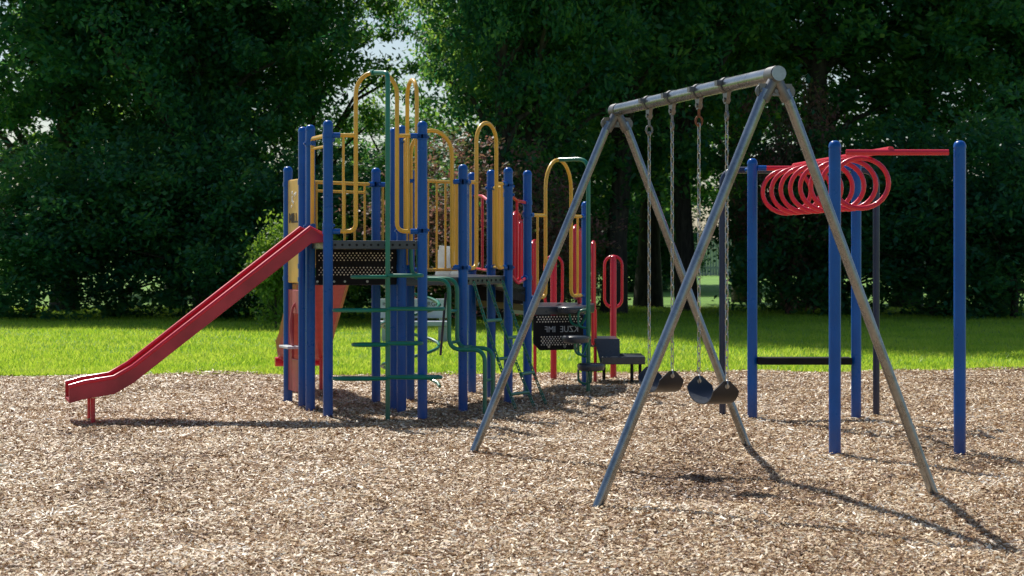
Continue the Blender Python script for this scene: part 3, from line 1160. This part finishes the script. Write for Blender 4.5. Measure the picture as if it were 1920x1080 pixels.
def swing(sa, sb, label):
    zt = ZB - .03 - .075 - .11
    pa, pb_ = A0 + bd * sa, A0 + bd * sb
    mid_ = (pa + pb_) / 2
    t = thing('swing', label, 'swing', (mid_.x, mid_.y, 0), 'belt swings on the steel frame')
    O = Vector((mid_.x, mid_.y, 0))
    half = (sb - sa) / 2
    ze = .62
    # belt: drooping strap, pointed ends, real thickness
    N = 36
    vs, fs = [], []
    prof = []
    for i in range(N + 1):
        an = PI + PI * i / N
        ca, sa_ = math.cos(an), math.sin(an)
        prof.append((half * math.copysign(abs(ca) ** (2 / 2.35), ca), ze + .028 - .155 * abs(sa_) ** (2 / 2.35)))
    for i, (x_, z_) in enumerate(prof):
        p0, p1 = prof[max(0, i - 1)], prof[min(N, i + 1)]
        tx, tz = p1[0] - p0[0], p1[1] - p0[1]
        nrm_ = (bd * -tz + Vector((0, 0, tx))).normalized()
        e0 = math.hypot(x_ - prof[0][0], z_ - prof[0][1]); e1 = math.hypot(x_ - prof[-1][0], z_ - prof[-1][1])
        wd = .086 * min(1, .26 + .74 * min(e0, e1) / .062)
        c = bd * x_ + Vector((0, 0, z_))
        for w_, h_ in ((-1, -.0035), (1, -.0035), (1, .0035), (-1, .0035)):
            vs.append(c + fd * wd * w_ + nrm_ * h_)
    for i in range(N):
        for k in range(4):
            fs.append((i * 4 + k, i * 4 + (k + 1) % 4, i * 4 + 4 + (k + 1) % 4, i * 4 + 4 + k))
    fs += [(3, 2, 1, 0), tuple(N * 4 + k for k in range(4))]
    seat = MB().add(vs, fs).build('seat', RUBBER, t)
    for s_ in (-half, half):
        p = bd * s_
        m = MB()
        link_chain(m, p + Vector((0, 0, zt + .01)), p + Vector((0, 0, ze + .03)), .047, .0036, .0095)
        m.build('chain', CHAIN, t)
        m = MB()
        c = p + Vector((0, 0, ze + .008))
        pts = [c + bd * .010 * math.cos(a) * (1.6) + Vector((0, 0, .024 * math.sin(a))) for a in [2 * PI * j / 12 for j in range(12)]]
        m.tube(pts, .0055, 8, closed=True)
        m.lathe([(.014, -.01), (.014, .01)], c + Vector((0, 0, -.012)), bd, 10)
        m.build('eyelet', CHAIN, t)
    return t


swing(HS[0], HS[1], 'black belt swing hanging beside the left-hand leg of the nearer leg pair')
swing(HS[2], HS[3], 'black belt swing hanging next to the dark bent tube, clear of the legs')

# ------------------------------------------------------------------ ring ladder on the right
ring = thing('ring_ladder', 'overhead ladder with hanging red rings on blue posts', 'ring ladder', (0, 0, 0))
ringposts = [Vector((2.06, 16.0, 0)), Vector((2.95, 16.0, 0)), Vector((2.30, 13.3, 0)), Vector((3.19, 13.3, 0))]
for p in ringposts:
    post(ring, p, 2.235, BLUE)
m = MB().tube([(1.85, 16.4, -.1), (1.85, 16.4, 2.15), (3.20, 16.4, 2.15), (3.20, 16.4, -.1)], .030, 14, bend=.13)
m.build('bent_frame', DARKBLUE, ring)
m = MB().tube([(2.06, 16.0, 2.15), (2.06, 16.4, 2.15)], .022, 10).tube([(2.95, 16.0, 2.15), (2.95, 16.4, 2.15)], .022, 10)
m.tube([(2.06 + R, 16.0, 2.15), (2.18, 16.0, 2.15)], .024, 12)
m.tube([(2.95 - R, 16.0, 2.15), (2.83, 16.0, 2.15)], .024, 12)
m.build('socket', BLUE, ring)
m = MB().tube([(2.17, 16.0, 2.15), (2.84, 16.0, 2.15)], .021, 12)
m.tube([(2.38, 13.3, 2.15), (3.11, 13.3, 2.15)], .021, 12)
m.tube([(2.42, 16.0, 2.17), (2.70, 13.3, 2.17)], .024, 12)
m.build('rail', RED, ring)
for k in range(8):
    t = (.1 + k * .31) / 2.7
    c = Vector((2.42, 16.0, 0)).lerp(Vector((2.70, 13.3, 0)), t)
    c = Vector((c.x - .09, c.y, 1.945))
    m = MB()
    m.tube([c + Vector((.205 * math.cos(a), 0, .185 * math.sin(a))) for a in [2 * PI * j / 28 for j in range(28)]], .0185, 10, closed=True)
    m.build('ring', RED, ring)
m = MB().box((2.50, 16.0, .50), (.40, 0, 0), (0, .09, 0), (0, 0, .03))
m.build('foot_board', BLACK, ring, smooth=False, bevel=.006)

# ------------------------------------------------------------------ stone bench with lettering
bench = thing('bench', 'pale grey memorial bench with engraved back on the grass behind the climbing frame', 'bench', (0, 0, 0))
bc = at(772, 29.2)
def bbox(name, x0, x1, y0, y1, z0, z1, mat=STONE):
    return MB().box((bc.x + (x0 + x1) / 2, bc.y + (y0 + y1) / 2, (z0 + z1) / 2), ((x1 - x0) / 2, 0, 0), (0, (y1 - y0) / 2, 0), (0, 0, (z1 - z0) / 2)).build(name, mat, bench, smooth=False, bevel=.012)
back_ = bbox('backrest', -.53, .54, .18, .24, .35, .655)
bbox('seat', -.55, .56, -.22, .175, .24, .315)
for x in (-.46, .42):
    bbox('leg', x, x + .13, -.16, .20, -.05, .236)
    bbox('support', x, x + .09, .245, .30, -.05, .60)
lettering(back_, 'IN MEMORY', (bc.x - .47, bc.y + .176, .55), (1, 0, 0), .07, INK)
lettering(back_, 'SARGE', (bc.x + .12, bc.y + .176, .54), (1, 0, 0), .10, INK)

# ------------------------------------------------------------------ fence far behind the trees
fence = thing('board_fence', 'pale grey vertical board fence seen through the gap between the trees', 'fence', (0, 0, 0))
FMAT = paint('fence_boards', (.34, .39, .33), .8, .3, 0, .3)
m = MB()
x = -2.0
while x < 26:
    w_ = .14
    m.box((x + w_ / 2, 95 + random.uniform(-.01, .01), .93 + random.uniform(-.01, .01)), (w_ / 2 - .006, 0, 0), (0, .012, 0), (0, 0, .93))
    x += w_
m.build('boards', FMAT, fence, smooth=False)
m = MB()
for z in (.4, 1.5):
    m.box((12, 95.05, z), (14, 0, 0), (0, .03, 0), (0, 0, .05))
m.build('rails', FMAT, fence, smooth=False)


# ------------------------------------------------------------------ trees and shrubs
def crown_verts(radius, height, nclump, per, leaf, seed, shell=.55, clump=.55, flat=.8, low=None):
    """leaf faces gathered in clumps through the volume of an ellipsoid crown, centred on the origin"""
    g = np.random.default_rng(seed)
    cs = []
    # lobes make the outline uneven
    lob = g.normal(size=(9, 3)); lob /= np.linalg.norm(lob, axis=1)[:, None]
    amp = g.uniform(-.22, .32, 9)
    while len(cs) < nclump:
        v = g.normal(size=3); v /= np.linalg.norm(v)
        rr = g.random() ** shell
        k = 1 + sum(a * max(0, v @ l) ** 4 for a, l in zip(amp, lob))
        cs.append(v * rr * k * np.array([radius, radius, height / 2]))
    cs = np.array(cs)
    size = clump * g.uniform(.55, 1.35, nclump)
    n = nclump * per
    idx = np.repeat(np.arange(nclump), per)
    off = g.normal(size=(n, 3)) * np.array([1, 1, .62]) * size[idx][:, None] * .55
    c = cs[idx] + off
    a = g.random(n) * 2 * PI
    tilt = g.normal(0, .55, n); roll = g.normal(0, .75, n)
    d_ = np.stack([np.cos(a) * np.cos(tilt), np.sin(a) * np.cos(tilt), np.sin(tilt) - .15], -1)
    s_ = np.stack([-np.sin(a) * np.cos(roll), np.cos(a) * np.cos(roll), np.sin(roll)], -1)
    l = leaf * g.uniform(.6, 1.3, n)[:, None]
    q = np.stack([c - d_ * l * .5, c + s_ * l * .30 + d_ * l * .02, c + d_ * l * .55, c - s_ * l * .30 + d_ * l * .02], 1)
    return q.reshape(-1, 3), cs


def trunk_mesh(h, r, cs, lift, seed, nlimb=14):
    g = random.Random(seed)
    m = MB()
    pts, rad = [], []
    n = 9
    x = y = 0
    for i in range(n + 1):
        t = i / n
        pts.append((x, y, -.2 + (h + .2) * t)); rad.append(r * (1.35 if i == 0 else 1.0) * (1 - .75 * t))
        x += g.uniform(-.08, .08) * h * .12; y += g.uniform(-.08, .08) * h * .12
    m.tube(pts, r, 10, radii=rad)
    order = sorted(range(len(cs)), key=lambda i: g.random())[:nlimb]
    for i in order:
        e = Vector(cs[i]) + Vector((0, 0, lift))
        zz = max(h * .22, min(h * .9, e.z - abs(Vector((e.x, e.y)).length) * .7))
        k = min(n - 1, int((zz + .2) / (h + .2) * n))
        s = Vector(pts[k])
        mid_ = s.lerp(e, .5) + Vector((0, 0, .12 * (e - s).length)) + Vector((g.uniform(-.2, .2), g.uniform(-.2, .2), 0))
        m.tube([s, s.lerp(mid_, .5) + Vector((0, 0, .03)), mid_, mid_.lerp(e, .6), e], r * .3, 6, radii=[rad[k] * .55, rad[k] * .42, rad[k] * .3, rad[k] * .17, .012])
    return m


PROTO = {}


def make_tree(kind, name, label, cat, loc, rot, sc, group):
    """first of a kind is built, the others are copies of it with copies of its parts"""
    if kind not in PROTO:
        spec = KINDS[kind]
        v, cs = crown_verts(*spec['crown'])
        lift = spec['lift']
        v = v + np.array([0, 0, lift])
        v = v[:]
        root = thing(name, label, cat, (0, 0, 0), group)
        cr = np_mesh('crown', v, 4, spec['mat'], root)
        tr = trunk_mesh(spec['trunk'][0], spec['trunk'][1], cs, lift, 5, spec.get('limbs', 16)).build('trunk', BARK, root)
        PROTO[kind] = root
        PROTO[kind + '_kids'] = [cr, tr]
    else:
        src = PROTO[kind]
        root = src.copy()
        C.objects.link(root)
        for ch in PROTO[kind + '_kids']:
            c2 = ch.copy(); C.objects.link(c2); c2.parent = root
        root.name = name
        tag(root, label, cat, group)
    root.location = loc
    root.rotation_euler = (0, 0, rot)
    root.scale = sc
    return root


KINDS = {
    # crown = radius, height, clumps, leaves per clump, leaf length, seed
    'full': dict(crown=(4.0, 10.5, 400, 130, .17, 11), lift=7.0, trunk=(9.5, .24), mat=LEAF, limbs=24),
    'dark': dict(crown=(4.3, 11.0, 420, 135, .17, 12), lift=7.2, trunk=(10, .27), mat=LEAFDARK, limbs=24),
    'airy': dict(crown=(3.9, 10.0, 230, 110, .15, 13, .7, .40), lift=7.2, trunk=(10.5, .2), mat=LEAF, limbs=40),
    'tall': dict(crown=(3.3, 17.0, 560, 125, .17, 21), lift=11.2, trunk=(16.0, .26), mat=LEAF, limbs=40),
    'shrub': dict(crown=(1.7, 3.6, 190, 110, .12, 14, .6, .38), lift=1.75, trunk=(2.4, .07), mat=LEAFDARK, limbs=18),
    'bright': dict(crown=(.8, 2.0, 90, 70, .10, 15, .6, .26), lift=1.05, trunk=(1.5, .035), mat=LEAFBRIGHT, limbs=16),
    'purple': dict(crown=(1.9, 3.4, 150, 75, .10, 16, .6, .36), lift=2.2, trunk=(3.1, .08), mat=LEAFRED, limbs=22),
}

G1, G2 = 'trees standing behind the playground', 'shrubs growing under the trees'
T = [  # kind, px, distance, scale xy, scale z, rotation, label
    ('dark', 120, 43, 1.05, 1.0, .3, 'dark leafy tree at the far left end of the row'),
    ('full', 330, 47, 1.0, 1.05, 1.2, 'leafy tree behind the foot of the near red slide'),
    ('dark', 385, 42, .85, .95, 2.2, 'dark tree directly behind the yellow sign panel and left slide'),
    ('airy', 590, 46, .8, 1.0, .8, 'loose tree with sky showing between its leaves, behind the tallest yellow arch'),
    ('airy', 925, 49, .85, 1.05, 3.0, 'thin topped tree beside the bright gap of sky'),
    ('tall', 1035, 41, .95, 1.0, 4.0, 'dense tree in the middle behind the purple shrub, second row'),
    ('tall', 945, 38.0, .62, .95, 3.4, 'slender tree rising straight behind the rightmost narrow yellow arch of the middle deck'),
    ('tall', 1008, 38.5, .80, .97, .7, 'narrow tall tree standing in front of the row, behind the low deck'),
    ('tall', 1288, 43, .9, 1.05, 2.7, 'tall narrow tree with its trunk between the chains of the two swings'),
    ('tall', 1150, 41.5, .95, 1.05, 5.1, 'tall tree behind the red post with the hand loop'),
    ('tall', 1215, 46, 1.15, 1.0, .1, 'sun flecked tree behind the swing chains'),
    ('tall', 1400, 50, 1.25, 1.05, 2.6, 'bright speckled tree behind the right end of the swing beam'),
    ('tall', 1530, 45, 1.15, 1.05, 3.6, 'tall tree behind the red rings'),
    ('tall', 1700, 46, 1.2, 1.0, 5.6, 'leafy tree right of the ring ladder'),
    ('dark', 1880, 46, 1.0, 1.0, 4.4, 'dark tree at the far right end of the row'),
    ('dark', 1260, 72, 1.1, 1.3, 1.9, 'shaded tree deep behind the two swings'),
    ('full', 1050, 66, 1.2, 1.3, 4.9, 'far leafy tree filling the back behind the small yellow arch'),
    ('dark', 730, 64, 1.0, .50, 2.9, 'low far tree behind the green pole'),
    ('dark', 330, 60, 1.2, 1.2, 5.3, 'distant dark tree behind the left slide row'),
]
for k, px, dist, sx, sz, rot, lab in T:
    p = at(px, dist)
    make_tree(k, {'dark': 'dark_tree', 'full': 'leafy_tree', 'airy': 'airy_tree', 'tall': 'tall_tree'}[k], lab, 'tree', (p.x, p.y, 0), rot, (sx, sx, sz), G1)
S = [
    ('shrub', 60, 38.5, 1.2, 1.0, .5, 'dark shrub at the left end of the lawn edge'),
    ('shrub', 230, 39.5, 1.2, 1.1, 1.5, 'dark shrub second from the left along the lawn edge'),
    ('shrub', 400, 38.8, 1.15, 1.1, 2.5, 'dark shrub behind the lower end of the near slide'),
    ('shrub', 585, 38.5, 1.1, .95, 4.1, 'dark shrub behind the far slide'),
    ('shrub', 740, 38.6, 1.05, .9, 3.3, 'dark shrub behind the pale bench'),
    ('shrub', 900, 39.5, 1.1, .9, 5.5, 'dark shrub below the purple leaved shrub'),
    ('shrub', 1020, 43, 1.1, 1.05, .9, 'dark shrub behind the low deck with the yellow arch'),
    ('shrub', 1165, 62, 1.4, 1.1, 2.0, 'dark shrub behind the red post with the hand loop'),
    ('shrub', 1225, 64, .9, 1.0, 3.9, 'dark shrub between the two swings, far back'),
    ('shrub', 1478, 43, .95, 1.15, 4.7, 'dark shrub behind the blue ring ladder post'),
    ('shrub', 1580, 41, 1.3, 1.2, 1.1, 'dark shrub right of the red rings'),
    ('shrub', 1750, 40, 1.3, 1.1, 2.7, 'dark shrub second from the right along the lawn edge'),
    ('shrub', 1900, 39, 1.3, 1.2, 5.2, 'dark shrub at the right end of the lawn edge'),
    ('purple', 862, 35.2, .95, .86, 1.3, 'tall reddish purple shrub behind the middle deck'),
    ('purple', 985, 35.8, .8, .74, 4.2, 'shorter purple shrub next to the tall reddish one'),
    ('purple', 1478, 41, .75, 1.2, 2.4, 'reddish shrub showing through the red rings'),
    ('bright', 517, 33.5, .7, 1.0, .6, 'bright green young shrub behind the near slide'),
    ('bright', 612, 35.5, .8, 1.0, 2.6, 'bright green shrub seen over the high deck'),
    ('bright', 790, 36.0, .9, .7, 5.0, 'bright green shrub just behind the bench'),
]
for k, px, dist, sx, sz, rot, lab in S:
    p = at(px, dist)
    make_tree(k, {'shrub': 'dark_shrub', 'purple': 'purple_shrub', 'bright': 'bright_shrub'}[k], lab, 'shrub', (p.x, p.y, 0), rot, (sx, sx, sz), G2)

# ------------------------------------------------------------------ light, sky, camera
sun_to = Vector((-.37, .65, 1.0)).normalized()
sd = bpy.data.lights.new('sun', 'SUN')
sd.energy = 5.0
sd.angle = math.radians(.5)
sd.color = (1, .95, .87)
so = bpy.data.objects.new('sun', sd)
so.rotation_euler = sun_to.to_track_quat('Z', 'Y').to_euler()
C.objects.link(so)
w = bpy.data.worlds.new('World')
bpy.context.scene.world = w
w.use_nodes = True
nt = w.node_tree
sk = nt.nodes.new('ShaderNodeTexSky')
sk.sky_type = 'NISHITA'
sk.sun_disc = False
sk.sun_elevation = math.asin(sun_to.z)
sk.sun_rotation = math.atan2(sun_to.x, sun_to.y)
sk.air_density = 1.0
sk.dust_density = 1.0
sk.ozone_density = 1.6
nt.links.new(sk.outputs[0], nt.nodes['Background'].inputs['Color'])
nt.nodes['Background'].inputs['Strength'].default_value = .105

cam = bpy.data.cameras.new('camera')
cam.sensor_width = 36
cam.lens = 36 * F / 1920
cam.shift_y = -(540 - 462) / 1920
cam.clip_end = 2000
cam.dof.use_dof = True
cam.dof.focus_distance = 14.5
cam.dof.aperture_fstop = 5.6
co = bpy.data.objects.new('camera', cam)
co.location = (0, 0, EYE)
co.rotation_euler = (PI / 2, 0, 0)
C.objects.link(co)
sc = bpy.context.scene
sc.camera = co
sc.render.engine = 'CYCLES'
sc.view_settings.view_transform = 'Standard'
sc.view_settings.look = 'None'
sc.view_settings.exposure = 0
sc.cycles.max_bounces = 8
sc.cycles.diffuse_bounces = 4
sc.cycles.glossy_bounces = 3
sc.cycles.transmission_bounces = 6
sc.cycles.transparent_max_bounces = 4
sc.cycles.use_denoising = True
